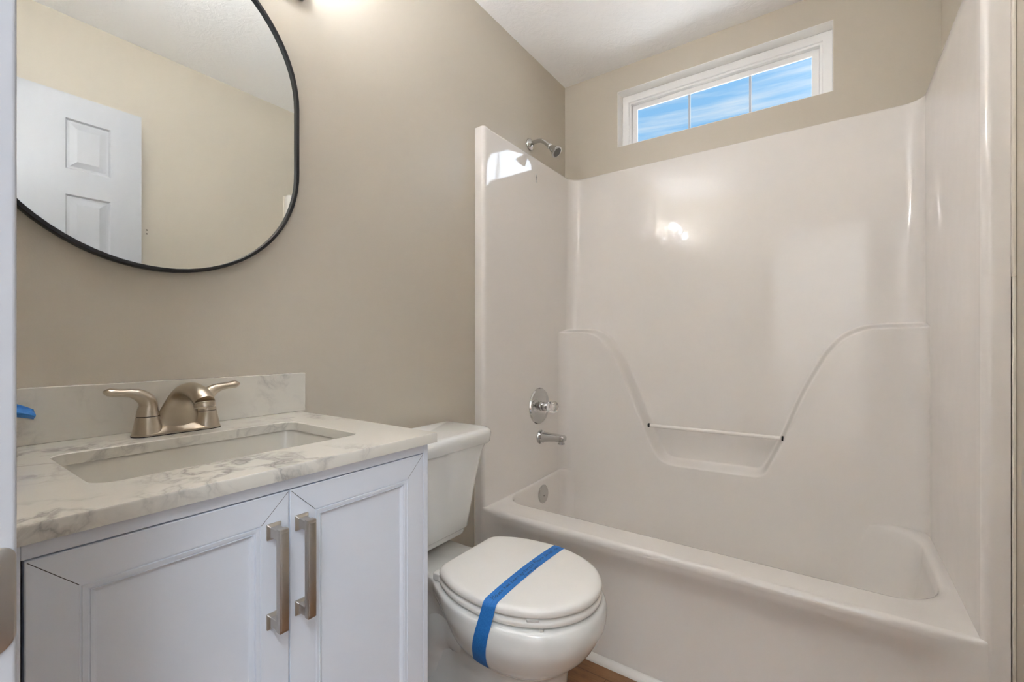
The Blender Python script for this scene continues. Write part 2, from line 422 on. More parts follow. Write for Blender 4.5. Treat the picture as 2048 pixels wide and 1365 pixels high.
# outline of the recess in the thick lower back wall: (x, z)
rec = catmull([(.10, 1.145), (.17, 1.143), (.225, 1.132), (.275, 1.10), (.32, 1.045), (.372, .955), (.485, .695), (.535, .590)], 10)
rec += catmull([(.535, .590), (.553, .562), (.580, .546), (.62, .540), (.72, .541), (.90, .543), (.940, .545), (.962, .556), (.978, .585)], 8)
rec += catmull([(.978, .585), (1.026, .695), (1.092, .872), (1.157, 1.010), (1.190, 1.064), (1.232, 1.108), (1.285, 1.135), (1.34, 1.143), (1.42, 1.145)], 10)
rec = np.array(rec)
poly = np.vstack([[-1, 1.145], [-1, 3], [3, 3], [3, 1.145], rec[::-1]])
def sdf(px, pz):
    """signed distance, positive outside the recess (thick wall)"""
    a = poly; bq = np.roll(poly, -1, 0)
    d = np.full(px.shape, 1e9); inside = np.zeros(px.shape, bool)
    for (ax, az), (bx, bz) in zip(a, bq):
        ex, ez = bx - ax, bz - az
        L2 = ex * ex + ez * ez
        if L2 < 1e-12: continue
        t = np.clip(((px - ax) * ex + (pz - az) * ez) / L2, 0, 1)
        d = np.minimum(d, (px - ax - t * ex) ** 2 + (pz - az - t * ez) ** 2)
        if abs(bz - az) > 1e-12:
            c = ((az > pz) != (bz > pz)) & (px < (bx - ax) * (pz - az) / (bz - az) + ax)
            inside ^= c
    d = np.sqrt(d)
    return np.where(inside, -d, d)
def surround():
    # plan path from the left flange round to the right flange
    R = .055
    pth = [(.0005, TUBF + .002)]
    pth += [(.030, TUBF)]
    for k in range(9):
        t = -PI / 2 + PI / 2 * k / 8; pth.append((XI0 - .016 + .016 * math.cos(t), TUBF + .016 + .016 * math.sin(t)))
    for y in np.linspace(TUBF + .05, YI - R - .20, 10): pth.append((XI0, y))
    for y in np.linspace(YI - R - .19, YI - R - .004, 30): pth.append((XI0, y))
    for k in range(15):
        t = PI - PI / 2 * k / 14; pth.append((XI0 + R + R * math.cos(t), YI - R + R * math.sin(t)))
    for x in np.linspace(XI0 + R + .0045, XI1 - R - .0045, 300): pth.append((x, YI))
    for k in range(15):
        t = PI / 2 - PI / 2 * k / 14; pth.append((XI1 - R + R * math.cos(t), YI - R + R * math.sin(t)))
    for y in np.linspace(YI - R - .004, YI - R - .19, 30): pth.append((XI1, y))
    for y in np.linspace(YI - R - .20, TUBF + .05, 10): pth.append((XI1, y))
    for k in range(9):
        t = PI - PI / 2 * -k / 8; pth.append((XI1 + .016 + .016 * math.cos(t), TUBF + .016 + .016 * math.sin(t)))
    pth += [(XR - .034, TUBF), (XR - .0072, TUBF + .002)]
    pth = np.array(pth)
    zs = list(np.linspace(.105, .50, 40)) + list(np.linspace(.505, .60, 34)) + list(np.linspace(.604, 1.09, 90)) + list(np.linspace(1.093, 1.17, 34)) + list(np.linspace(1.19, TOP - .012, 26))
    rows = []
    for z in zs:
        x = pth[:, 0].copy(); y = pth[:, 1].copy()
        d = sdf(np.clip(x, .0, 1.5), np.full(len(x), z))
        lean = .022 * (TOP - z) if z > .5 else .022 * (TOP - .5)
        h = lean + (.102 - lean) * sstep(-.008, .016, d)
        tt = min(1, max(0, (RIM - .014 - z) / .26)); h = h + .75 * .055 * tt ** 1.5
        y -= h * sstep(YI - .27, YI - .055, pth[:, 1])
        rows.append([(a, c, z) for a, c in zip(x, y)])
    # rolled top edge going back to the wall behind
    def back(a, c):
        xx = a; yy = c
        e = .02
        return a, c
    nrm = []
    for i in range(len(pth)):
        tv = pth[min(i + 1, len(pth) - 1)] - pth[max(i - 1, 0)]; tv = tv / np.linalg.norm(tv); nrm.append((-tv[1], tv[0]))
    nrm = np.array(nrm)
    for dz, off in ((-.006, .0012), (-.002, .004), (0, .009), (0, .030)):
        q = pth + nrm * off * np.where(pth[:, 1] < TUBF + .03, .15, 1)[:, None]
        rows.append([(min(max(a, .0006), XR - .0070), min(c, YB - .0006), TOP + dz) for a, c in q])
    b = MB(); b.grid(rows)
    s = b.build('surround', 'fiberglass', tub, angle=60)
    return s
surround()
# tub: apron, rim and basin
def tub_basin():
    b = MB(); N = 14
    def outer(z, e): return [(x, y, z) for x, y in rrect(XI0 - .004 - e, XI1 + .004 + e, TUBF + .012, 2.16, [.004] * 4, N)]
    def inner(z, i, r=(.10, .15, .14, .06), zoff=0):
        return [(x, y, z) for x, y in rrect(.057 + i * .45, 1.436 - i * 1.3, 1.536 + i, 2.0815 - i * .75, [min(q + i * g, (.5415 - 1.75 * i) * .485) for q, g in zip(r, (.3, 1.2, 1.2, .2))], N)]
    rings = [outer(RIM, 0), inner(RIM + .0005, -.012), inner(RIM - .001, -.004), inner(RIM - .006, .001), inner(RIM - .014, .005)]
    for k in range(1, 9):
        t = k / 8; rings.append(inner(RIM - .014 - t * .26, .005 + .055 * t ** 1.5))
    for k in range(1, 7):
        t = k / 6 * PI / 2; rings.append(inner(RIM - .274 - .05 * math.sin(t), .06 + .05 * (1 - math.cos(t))))
    rings = [[(x, y, z + .017 * float(sstep(1.62, 2.05, np.array(y))) * max(0, min(1, (z - .25) / .15))) for x, y, z in r] for r in rings]
    b.loft(rings, False, True)
    # apron: rolled edge, shallow hollow, foot
    prof = [(TUBF + .020, RIM), (TUBF + .012, RIM - .0002), (TUBF + .006, RIM - .002), (TUBF + .001, RIM - .007), (TUBF - .001, RIM - .014), (TUBF - .001, RIM - .022)]
    hol = [(.004, .350), (.012, .335), (.020, .315), (.024, .29), (.024, .25), (.021, .20), (.016, .14), (.010, .07), (.006, .004)]
    prof2 = catmull([(TUBF - .001, RIM - .022), (TUBF + .004, RIM - .045), (TUBF + .015, RIM - .075), (TUBF + .023, RIM - .11), (TUBF + .025, RIM - .16), (TUBF + .021, RIM - .24), (TUBF + .012, RIM - .33), (TUBF + .004, .004)], 8)
    prof = prof + [tuple(p) for p in prof2[1:]]
    xs = [.0005, .02] + list(np.linspace(XI0 - .012, XI0 + .10, 20)) + list(np.linspace(.2, 1.3, 40)) + list(np.linspace(XI1 - .10, XI1 + .012, 20)) + [XR - .025, XR - .0072]
    rows = []
    for x in xs:
        e = float(sstep(XI0 - .005, XI0 + .10, np.array(x)) * sstep(XI1 + .005, XI1 - .10, np.array(x)))
        e2 = float(sstep(XI0 - .012, XI0 + .012, np.array(x)) * sstep(XI1 + .012, XI1 - .012, np.array(x)))
        row = []
        for y, z in prof:
            yy = TUBF + .001 + (y - TUBF - .001) * (e if z < RIM - .012 else e2)
            row.append((x, yy, z))
        rows.append(row)
    b.grid(rows)
    # flange legs beside the apron run up to the rim behind the surround
    b.build('tub', 'fiberglass', tub, angle=50)
tub_basin()
# clear rod across the soap recess
rod = MB().tube([(.503, 2.088, .694), (1.026, 2.088, .697)], .0085, 20).build('grab_rod', 'rod_acrylic', tub); tag(rod, 'clear rod across the soap recess')
for x, z, s in ((.499, .694, -1), (1.030, .697, 1)):
    MB().lathe([(.0095, 0), (.0095, .006)], (x, 2.088, z), (s, 0, 0), 18).build('rod_socket', 'dark_gap', tub)
# trims round the unit
b = MB(); pr = [(.0, .0)] + [(-.020 * math.cos(t), .020 * math.sin(t)) for t in np.linspace(0, PI / 2, 10)]
b.loft([[(x, TUBF + .002 + p[0], p[1] + .0005) for p in pr] for x in (.05, XR - .013)])
o = b.build('trim_2', 'reveal_white'); struct(o, 'white quarter round trim along the foot of the tub', 'trim')
b = MB().box(XR - .0068, XR - .0005, TUBF - .006, TUBF + .004, 1.22, TOP, .0015).box(XR - .0056, XR - .0005, TUBF - .006, TUBF + .004, 0.09, 1.22, .0015); o = b.build('trim_3', 'caulk'); struct(o, 'off white caulk strip between tub unit and right wall', 'trim')
b = MB().box(.0005, .004, TUBF - .004, TUBF + .0015, 0.09, .52, .001); o = b.build('trim_4', 'caulk'); struct(o, 'thin caulk bead between tub unit and left wall', 'trim')

# ------------------------------------------------------------------ shower and tub fittings
sy = 1.829
sh = thing('shower_fitting', 'chrome shower head on a bent arm above the tub surround', 'shower head', (.0, sy, 2.038))
MB().lathe([(0, .0005), (.030, .0005), (.030, .004), (.026, .010), (.015, .016), (.0125, .017)], (0, sy, 2.038), (1, 0, 0)).build('wall_flange', 'chrome', sh)
pts = catmull([(.004, sy, 2.038), (.03, sy, 2.044), (.062, sy, 2.042), (.088, sy, 2.026), (.112, sy, 2.003)], 8)
MB().tube(pts, .0095).build('shower_arm', 'chrome', sh)
d = Vector((.72, 0, -.69)).normalized()
MB().lathe([(0, 0), (.012, 0), (.0135, .003), (.0135, .010), (.011, .014), (.0125, .017), (.026, .052), (.0275, .056), (.0275, .061), (.024, .0625), (0, .0625)], Vector((.108, sy, 2.007)), d).build('spray_head', 'chrome', sh)
MB().lathe([(0, 0), (.022, 0), (.020, .0015), (0, .002)], Vector((.108, sy, 2.007)) + d * .0625, d).build('spray_face', 'spray_face', sh)

vy, vz, vx = 1.834, .778, .0491
va = thing('shower_valve', 'round chrome shower valve plate with a clear acrylic knob', 'shower valve', (vx, vy, vz))
MB().lathe([(0, .0005), (.086, .0005), (.087, .003), (.083, .009), (.074, .0115), (.068, .0105), (.060, .012), (.050, .0165), (.034, .0185), (0, .019)], (vx, vy, vz), (1, 0, 0), 56).build('escutcheon', 'chrome', va)
MB().lathe([(0, .018), (.024, .018), (.024, .022), (.021, .024), (.0205, .052), (.018, .056), (0, .056)], (vx, vy, vz), (1, 0, 0)).build('valve_sleeve', 'chrome', va)
b = MB(); rr = []
for r, dd in ((.010, .0565), (.022, .057), (.0265, .062), (.0275, .075), (.026, .088), (.022, .096), (.010, .0985)):
    rr.append([(vx + dd, vy + math.cos(a) * r * (1 + .05 * math.cos(6 * a)), vz + math.sin(a) * r * (1 + .05 * math.cos(6 * a))) for a in np.linspace(0, 2 * PI, 49)[:-1]])
b.loft(rr); b.build('knob', 'acrylic', va)
MB().lathe([(0, .0990), (.011, .0990), (.011, .1005), (0, .1010)], (vx, vy, vz), (1, 0, 0), 24).build('knob_cap', 'chrome', va)
for a in (2.5, -.65):
    MB().lathe([(.0, 0), (.004, 0), (.003, .001), (0, .0012)], (vx + .0125, vy + .056 * math.cos(a), vz + .056 * math.sin(a)), (1, 0, 0), 14).build('screw', 'spray_face', va)

ty, tz = 1.846, .628
ts = thing('tub_spout', 'chrome tub spout below the shower valve', 'spout', (vx, ty, tz))
b = MB()
b.lathe([(0, .0005), (.033, .0005), (.033, .004), (.030, .008), (.0285, .016), (.024, .020)], (vx, ty, tz), (1, 0, 0))
secs = []
for x, hw, z0, z1 in ((.012, .0235, -.022, .0235), (.03, .0225, -.019, .0235), (.06, .0215, -.014, .022), (.09, .021, -.0105, .021), (.112, .021, -.0095, .0205), (.126, .0205, -.009, .0195), (.134, .018, -.006, .0155), (.137, .012, -.001, .009)):
    secs.append([(vx + x, ty + p[0], tz + p[1]) for p in rrect(-hw, hw, z0, z1, min(.009, hw * .5, (z1 - z0) * .48), 6)])
b.loft(secs); b.build('spout_body', 'chrome', ts)
MB().lathe([(0, 0), (.0145, 0), (.0145, .012), (.0165, .0125), (.0165, .018), (.013, .019), (0, .019)], (vx + .116, ty, tz - .004), (0, 0, -1), 30).build('spout_outlet', 'chrome', ts)

oy, oz = 1.851, .354
ov = thing('overflow_plate', 'round chrome overflow plate on the end of the tub', 'overflow', (.060, oy, oz))
MB().lathe([(0, 0), (.043, 0), (.043, .004), (.040, .007), (.020, .0088), (0, .009)], (.0615, oy, oz), (1, 0, .06), 44).build('plate', 'chrome', ov)
for dz in (-.006,):
    MB().lathe([(0, 0), (.0035, 0), (.0035, .001), (0, .0012)], (.0705, oy - .004, oz + dz), (1, 0, .06), 14).build('screw', 'spray_face', ov)

st = MB().box(XI0, XI0 + .0006, 1.803, 1.821, 1.838, 1.882, .0).build('sticker', 'sticker'); tag(st, 'small printed sticker on the surround below the shower head', 'sticker')
b = MB()
def stroke2(b, pts, wd, f):
    for (a0, c0), (a1, c1) in zip(pts[:-1], pts[1:]):
        dx, dz = a1 - a0, c1 - c0; ln = math.hypot(dx, dz) or 1; nx, nz = -dz / ln * wd / 2, dx / ln * wd / 2
        b.add([f(a0 + nx, c0 + nz), f(a1 + nx, c1 + nz), f(a1 - nx, c1 - nz), f(a0 - nx, c0 - nz)], [[0, 1, 2, 3]])
fs = lambda a, c: (XI0 + .0009, 1.803 + a, 1.838 + c)
stroke2(b, [(.008, .037), (.0135, .021)], .003, fs); stroke2(b, [(.0045, .029), (.004, .024)], .004, fs)
stroke2(b, [(.0085, .020), (.0062, .014)], .0034, fs); stroke2(b, [(.006, .013), (.0085, .006), (.013, .004)], .0012, fs); stroke2(b, [(.0145, .012), (.016, .005)], .0012, fs)
b.build('print', 'sticker_print', st, smooth=False)

# ------------------------------------------------------------------ vanity
XV = .515; VY0, VY1 = .074, .650; CT = .8745
van = thing('bathroom_vanity', 'white two door vanity cabinet under the marble top', 'vanity', (.26, .362, 0))
b = MB()
b.box(.03, XV, VY0, .0862, 0, CT - .0005, .0012).box(.03, XV, .638, VY1, 0, CT - .0005, .0012)
b.box(XV - .02, XV, .0862, .638, .8555, CT - .0005, .0008)
b.box(.03, XV - .06, .0862, .638, 0, .09).box(.03, XV - .02, .0862, .638, .09, .105)
b.box(.02, .03, VY0, VY1, 0, CT - .0005)
b.build('cabinet_body', 'cabinet_paint', van, smooth=False)
MB().box(XV - .035, XV - .022, .0862, .638, .105, CT - .03).build('cabinet_gap_shade', 'dark_gap', van, smooth=False)  # black sheet behind the doors paints the shade seen in their gaps
def cab_door(y0, y1, hy):
    z0, z1 = .11, .8535; X = XV
    def q(i, d): return [(X + d, y0 + i, z0 + i), (X + d, y1 - i, z0 + i), (X + d, y1 - i, z1 - i), (X + d, y0 + i, z1 - i)]
    b = MB(); b.loft([q(0, -.02), q(0, -.001), q(.001, 0), q(.0405, 0), q(.0412, -.0016), q(.0425, -.0016), q(.0432, -.0002), q(.0475, -.0006), q(.0483, -.0028), q(.0497, -.0028), q(.0505, -.0014), q(.0525, -.0035), q(.0545, -.0062), q(.0560, -.0068)], True, True)
    d = b.build('door', 'cabinet_paint', van, smooth=False)
    for (ya, yb_) in ((y0 + .0015, y0 + .0405), (y1 - .0015, y1 - .0405)):
        for (za, zb) in ((z1 - .0015, z1 - .0405), (z0 + .0015, z0 + .0405)):
            g = MB(); stroke2(g, [(ya, za), (yb_, zb)], .0007, lambda a, c: (X + .0002, a, c))
            g.build('mitre_joint', 'sticker_print', d, smooth=False)
    h = MB(); hz0, hz1 = .662, .810
    for zc, s in ((hz1 - .009, 1), (hz0 + .009, -1)):
        h.loft([[(X + e, hy + p[0], zc + p[1]) for p in rrect(-k, k, -kk, kk, .0012, 3)] for e, k, kk in ((.0002, .0105, .0115), (.0025, .0105, .0115), (.004, .0092, .0102), (.006, .0072, .0080), (.010, .0064, .0072), (.026, .0064, .0072))])
    h.box(X + .0205, X + .031, hy - .0068, hy + .0068, hz0, hz1, .0012)
    h.box(X + .0300, X + .0330, hy - .0056, hy + .0056, hz0 + .004, hz1 - .004, .0012)
    hd = h.build('handle', 'pull_nickel', d, angle=30); tag(hd, 'brushed nickel bar pull')
cab_door(.0890, .3620, .3385)
cab_door(.3635, .6365, .3810)

# worktop with sink cut-out and backsplash
CX1, CY0, CY1, CZ1 = .528, .052, .664, .894
ctop = thing('countertop', 'white grey veined quartz vanity top with backsplash', 'countertop', (.26, .36, CT))
b = MB(); N = 8
SX0, SX1, SY0, SY1, SR = .152, .412, .163, .564, .026
def rr3(z, i, r): return [(x, y, z) for x, y in rrect(.0015 + i, CX1 - i, CY0 + i, CY1 - i, r, N)]
def hole(z, i): return [(x, y, z) for x, y in rrect(SX0 - i, SX1 + i, SY0 - i, SY1 + i, SR + i, N)]
b.loft([hole(CT, 0), rr3(CT, .0, .002), rr3(CZ1 - .002, 0, .002), rr3(CZ1, .0015, .002), hole(CZ1, .0015), hole(CZ1 - .0015, 0), hole(CT, 0)], False, False)
b.build('slab', 'quartz', ctop, angle=40)
MB().box(.0012, .020, CY0, .677, CZ1 + .0002, .996, .0012).build('backsplash', 'quartz', ctop, smooth=False)
sk = thing('sink', 'white rectangular undermount sink in the vanity top', 'sink', (.28, .364, CT - .14))
b = MB()
def sr(z, i, r): return [(x, y, z) for x, y in rrect(SX0 + i * .9 - .004, SX1 - i * .9 + .004, SY0 + i - .004, SY1 - i + .004, r, N)]
ro = [sr(CT - .0005, -.02, .05), sr(CT - .0005, 0, .03), sr(CT - .004, .001, .03), sr(CT - .06, .006, .034), sr(CT - .10, .014, .04), sr(CT - .122, .026, .05), sr(CT - .132, .045, .055), sr(CT - .136, .075, .05), sr(CT - .140, .11, .02)]
b.loft(ro, False, True); b.build('basin', 'sink_ceramic', sk, angle=60)
MB().lathe([(0, 0), (.022, 0), (.021, .002), (.012, .0015), (0, .001)], (.282, .364, CT - .1398), (0, 0, 1), 30).build('drain', 'chrome', sk)

# faucet
FX, FY, FZ = .082, .364, CZ1
fa = thing('faucet', 'brushed nickel two handle faucet behind the sink', 'faucet', (FX, FY, FZ))
MB().loft([[(FX + p[0], FY + p[1], FZ + z) for p in rrect(-.0265, .0265, -.0775, .0775, .026, 10)] for z in (.0002, .0016)]).build('gasket', 'dark_gap', fa)
b = MB()
def ob(z, hx, hy): return [(FX + p[0], FY + p[1], FZ + z) for p in rrect(-hx, hx, -hy, hy, hx * .98, 10)]
b.loft([ob(.0016, .0258, .077), ob(.005, .0256, .0768), ob(.009, .0185, .050), ob(.016, .0135, .035)], True, True)
# body skirt rising into the spout: (x, z, half x, half y, tilt)
def bez(t): return None
spx = catmull([(FX - .002, FZ + .004), (FX + .000, FZ + .030), (FX + .007, FZ + .058), (FX + .024, FZ + .079), (FX + .054, FZ + .0895), (FX + .088, FZ + .0875), (FX + .116, FZ + .0785), (FX + .128, FZ + .069)], 6)
wid = catmull([(.0175, .044), (.0155, .0385), (.0140, .0275), (.0138, .0205), (.0140, .0180), (.0150, .0175), (.0165, .0175), (.0172, .0172)], 6)
rings = []
for i, (p, q) in enumerate(zip(spx, wid)):
    a = spx[max(i - 1, 0)]; c = spx[min(i + 1, len(spx) - 1)]
    tx, tz_ = c[0] - a[0], c[1] - a[1]; ln = math.hypot(tx, tz_); tx, tz_ = tx / ln, tz_ / ln
    nx, nz = tz_, -tx
    rings.append([(p[0] + nx * q[0] * math.cos(k), FY + q[1] * math.sin(k), p[1] + nz * q[0] * math.cos(k)) for k in np.linspace(0, 2 * PI, 41)[:-1]])
b.loft(rings)
for s in (-1, 1):
    b.lathe([(.0255, .0016), (.0252, .005), (.0215, .024), (.0195, .0365), (.019, .0375)], (FX, FY + s * .051, FZ), (0, 0, 1), 36)
b.build('spout', 'nickel', fa, angle=50)
tipv = Vector((spx[-1][0], FY, spx[-1][1])); td = Vector((.50, 0, -1)).normalized(); td = Vector((.22, 0, -1)).normalized()
MB().lathe([(0, -.001), (.0172, -.001), (.0174, .0005), (.0163, .0010), (.0163, .0018), (.0172, .0022), (.0170, .0090), (.0135, .0096), (.0130, .0070), (0, .0070)], tipv, td, 36).build('aerator', 'nickel', fa)
for s in (-1, 1):
    cy = FY + s * .051
    b = MB()
    MBg = MB().lathe([(.0175, .0365), (.0175, .0395)], (FX, cy, FZ), (0, 0, 1), 30)
    pt = catmull([(cy, FZ + .0390), (cy, FZ + .050), (cy - s * .001, FZ + .060), (cy + s * .003, FZ + .0715), (cy + s * .015, FZ + .0815), (cy + s * .029, FZ + .0860), (cy + s * .044, FZ + .0878), (cy + s * .058, FZ + .0895), (cy + s * .0665, FZ + .0903)], 6)
    rad = catmull([(.0190, .0190), (.0168, .0168), (.0150, .0150), (.0138, .0138), (.0112, .0125), (.0082, .0110), (.0072, .0108), (.0078, .0108), (.0030, .0050)], 6)
    rings = []
    for i, (p, q) in enumerate(zip(pt, rad)):
        a = pt[max(i - 1, 0)]; c = pt[min(i + 1, len(pt) - 1)]
        ty_, tz_ = c[0] - a[0], c[1] - a[1]; ln = math.hypot(ty_, tz_); ty_, tz_ = ty_ / ln, tz_ / ln
        ny, nz = tz_, -ty_
        rings.append([(FX + q[1] * math.sin(k), p[0] + ny * q[0] * math.cos(k), p[1] + nz * q[0] * math.cos(k)) for k in np.linspace(0, 2 * PI, 33)[:-1]])
    b.loft(rings); hnd = b.build('lever_handle', 'nickel', fa, angle=60)
    MBg.build('seam_ring', 'dark_gap', hnd)

# loose blue tape on the backsplash
def tape_grid(fn, ns, nw, thick=.0003):
    rows = [[fn(i / ns, j / nw) for j in range(nw + 1)] for i in range(ns + 1)]
    return rows
b = MB()
def ft(s, w):
    y = .092 + s * .073
    z = .9800 - .0285 * w - .010 * s ** 3 - (.012 * s * s * (1 - w) if s > .5 else .012 * s * s * (1 - w))
    x = .0215 + .016 * math.sin(w * PI * .9) * (0.4 + .6 * s) + .006 * s + .004 * math.sin(w * 9 + s * 3)
    return (x, y, z)
b.grid(tape_grid(ft, 14, 12)); o = b.build('tape_scrap', 'blue_tape'); tag(o, 'curled scrap of blue painter tape on the backsplash by the door jamb', 'tape')
sm = o.modifiers.new('thickness', 'SOLIDIFY'); sm.thickness = .0006; sm.offset = 1

# ------------------------------------------------------------------ mirror
mr = thing('mirror', 'black framed pill shaped wall mirror above the vanity', 'mirror', (.0, .358, 1.62))
def stadium(r, x, n=40):
    yc, zb, zt = .358, 1.530, 1.700
    return [(x, yc + r * math.cos(PI + PI * k / n), zb + r * math.sin(PI + PI * k / n)) for k in range(n + 1)] + [(x, yc + r * math.cos(PI * k / n), zt + r * math.sin(PI * k / n)) for k in range(n + 1)]
b = MB(); b.loft([stadium(.2925, .006), stadium(.2925, .016)], True, True); b.build('mirror_glass', 'mirror_glass', mr, smooth=False)
b = MB(); b.loft([stadium(.2925, .002), stadium(.300, .002), stadium(.3005, .022), stadium(.2995, .0235), stadium(.2935, .0235), stadium(.2925, .0225), stadium(.2925, .002)], False, False)
b.build('mirror_frame', 'black_metal', mr, angle=40)

# vanity light
vl = thing('vanity_light', 'brushed nickel three shade vanity light above the mirror', 'wall lamp', (0, .37, 2.06))
MB().box(.0008, .022, .060, .680, 2.012, 2.115, .004).build('backplate', 'pull_nickel', vl)
LZ = -.085
for yy in (.20, .36, .52):
    MB().tube(catmull([(.02, yy, 2.060), (.06, yy, 2.056), (.10, yy, 2.030), (.122, yy, 1.998), (.13, yy, 1.981)], 6), .008).build('arm', 'pull_nickel', vl)
    MB().lathe([(.0, .0), (.014, .0), (.030, .006), (.033, .030), (.031, .030), (.028, .008), (0, .006)], (.13, yy, 2.064 + LZ), (0, 0, 1), 28).build('socket_cup', 'pull_nickel', vl)
    MB().lathe([(r, z + LZ) for r, z in ((.030, 2.080), (.036, 2.092), (.044, 2.120), (.050, 2.150), (.056, 2.185))], (.13, yy, 0), (0, 0, 1), 32, False).build('lamp_shade', 'frosted_glass', vl)
    MB().lathe([(r, z + LZ) for r, z in ((.0, 2.236), (.011, 2.233), (.020, 2.226), (.0255, 2.215), (.027, 2.203), (.024, 2.188), (.015, 2.160), (.012, 2.110), (0, 2.075))], (.13, yy, 0), (0, 0, 1), 24).build('bulb', 'bulb_glow', vl)

# screw holes left on the right wall
for z in (1.618, 1.600):
    o = MB().lathe([(0, 0), (.0035, 0), (.003, .0012), (0, .0014)], (XR - .0002, .755, z), (-1, 0, 0), 12).build('wall_anchor', 'wall_plug')
    tag(o, 'upper of two tiny wall anchors seen in the mirror beside the door' if z > 1.61 else 'lower of two tiny wall anchors seen in the mirror beside the door', 'wall anchor', 'wall anchors on the right wall')

# ------------------------------------------------------------------ toilet
TY = 1.034
to = thing('toilet', 'white two piece toilet between vanity and tub, lid taped shut', 'toilet', (.35, TY, 0))
# bowl levels: z, 13 control points (x, half width)
LV = [
 (.000, [(.12, 0), (.12, .085), (.16, .095), (.22, .095), (.28, .095), (.34, .102), (.40, .112), (.45, .118), (.505, .117), (.56, .103), (.600, .072), (.618, .035), (.622, 0)]),
 (.025, [(.12, 0), (.12, .082), (.16, .092), (.22, .092), (.28, .092), (.34, .098), (.40, .108), (.45, .114), (.505, .112), (.56, .098), (.596, .068), (.613, .033), (.617, 0)]),
 (.100, [(.13, 0), (.13, .062), (.16, .068), (.22, .068), (.28, .070), (.34, .084), (.40, .100), (.45, .108), (.50, .107), (.555, .093), (.590, .064), (.606, .031), (.610, 0)]),
 (.195, [(.12, 0), (.12, .056), (.16, .062), (.22, .062), (.28, .066), (.34, .083), (.40, .101), (.45, .109), (.50, .109), (.558, .095), (.596, .066), (.613, .032), (.617, 0)]),
 (.230, [(.10, 0), (.10, .056), (.15, .062), (.22, .062), (.28, .068), (.34, .087), (.40, .104), (.45, .111), (.505, .111), (.563, .096), (.602, .067), (.620, .033), (.624, 0)]),
 (.250, [(.09, 0), (.09, .058), (.15, .063), (.22, .064), (.28, .072), (.34, .100), (.40, .123), (.46, .132), (.52, .130), (.578, .113), (.618, .079), (.638, .038), (.643, 0)]),
 (.278, [(.08, 0), (.08, .060), (.14, .065), (.22, .066), (.28, .080), (.34, .120), (.40, .148), (.47, .160), (.54, .156), (.60, .135), (.645, .095), (.670, .046), (.677, 0)]),
 (.318, [(.06, 0), (.06, .068), (.13, .072), (.22, .075), (.28, .100), (.34, .140), (.405, .168), (.48, .182), (.555, .176), (.62, .152), (.669, .107), (.697, .052), (.705, 0)]),
 (.350, [(.045, 0), (.045, .082), (.12, .087), (.22, .090), (.28, .116), (.345, .156), (.415, .181), (.49, .191), (.565, .185), (.632, .159), (.684, .112), (.711, .055), (.719, 0)]),
 (.380, [(.035, 0), (.035, .095), (.12, .100), (.225, .103), (.285, .130), (.35, .164), (.42, .185), (.495, .192), (.57, .184), (.635, .158), (.686, .112), (.712, .055), (.720, 0)]),
 (.398, [(.032, 0), (.032, .098), (.12, .104), (.23, .106), (.288, .134), (.352, .165), (.42, .184), (.495, .189), (.568, .181), (.631, .155), (.680, .110), (.705, .054), (.713, 0)]),
 (.404, [(.036, 0), (.036, .094), (.12, .100), (.23, .102), (.288, .128), (.352, .158), (.42, .176), (.495, .181), (.565, .173), (.625, .148), (.672, .105), (.696, .051), (.703, 0)]),
]
ZS = [l[0] for l in LV]; CP = np.array([l[1] for l in LV])
def level(z):
    """control points at height z (smooth between levels)"""
    i = max(0, min(len(ZS) - 2, int(np.searchsorted(ZS, z)) - 1))
    h = ZS[i + 1] - ZS[i]; t = min(1, max(0, (z - ZS[i]) / h))
    def tan(k):
        if k == 0: return (CP[1] - CP[0]) / (ZS[1] - ZS[0])
        if k == len(ZS) - 1: return (CP[-1] - CP[-2]) / (ZS[-1] - ZS[-2])
        return (CP[k + 1] - CP[k - 1]) / (ZS[k + 1] - ZS[k - 1])
    a, c = CP[i], CP[i + 1]; ta, tb = tan(i) * h, tan(i + 1) * h
    return (2 * t ** 3 - 3 * t * t + 1) * a + (t ** 3 - 2 * t * t + t) * ta + (-2 * t ** 3 + 3 * t * t) * c + (t ** 3 - t * t) * tb
def half_outline(cp, n=7):
    # straight first edge, then a smooth curve that meets the axis squarely at the front
    m2 = cp[-2].copy(); m2[1] = -m2[1]
    crv = catmull(list(cp[1:]) + [m2], n)
    crv = crv[:len(crv) - n]
    return [np.array(cp[0])] + crv
def ring_at(z):
    h = half_outline(level(z))
    return [(x, TY - y, z) for x, y in h] + [(x, TY + y, z) for x, y in h[-2:0:-1]]
def bowl_hw(x, z):
    h = half_outline(level(z)); xs = [p[0] for p in h[1:]]; ys = [p[1] for p in h[1:]]
    return float(np.interp(x, xs, ys))
b = MB()
zz = sorted(set(list(np.linspace(0, .025, 3)) + list(np.linspace(.025, .40, 46)) + [.398, .4015, .404]))
b.loft([ring_at(z) for z in zz])
# trapway bulging from both sides of the pedestal
b.tube(catmull([(.46, TY, .16), (.37, TY, .215), (.28, TY, .235), (.215, TY, .205), (.19, TY, .14), (.185, TY, .06), (.185, TY, .002)], 6), [.06] + [.084] * 11 + [.082] * 12 + [.078] * 13, 32)
bowl = b.build('bowl', 'porcelain', to, angle=60)
for s in (-1, 1):
    MB().lathe([(.0, 0), (.016, 0), (.015, .012), (.009, .020), (0, .022)], (.30, TY + s * .104, .024), (0, 0, 1), 20).build('bolt_cap', 'porcelain', to)
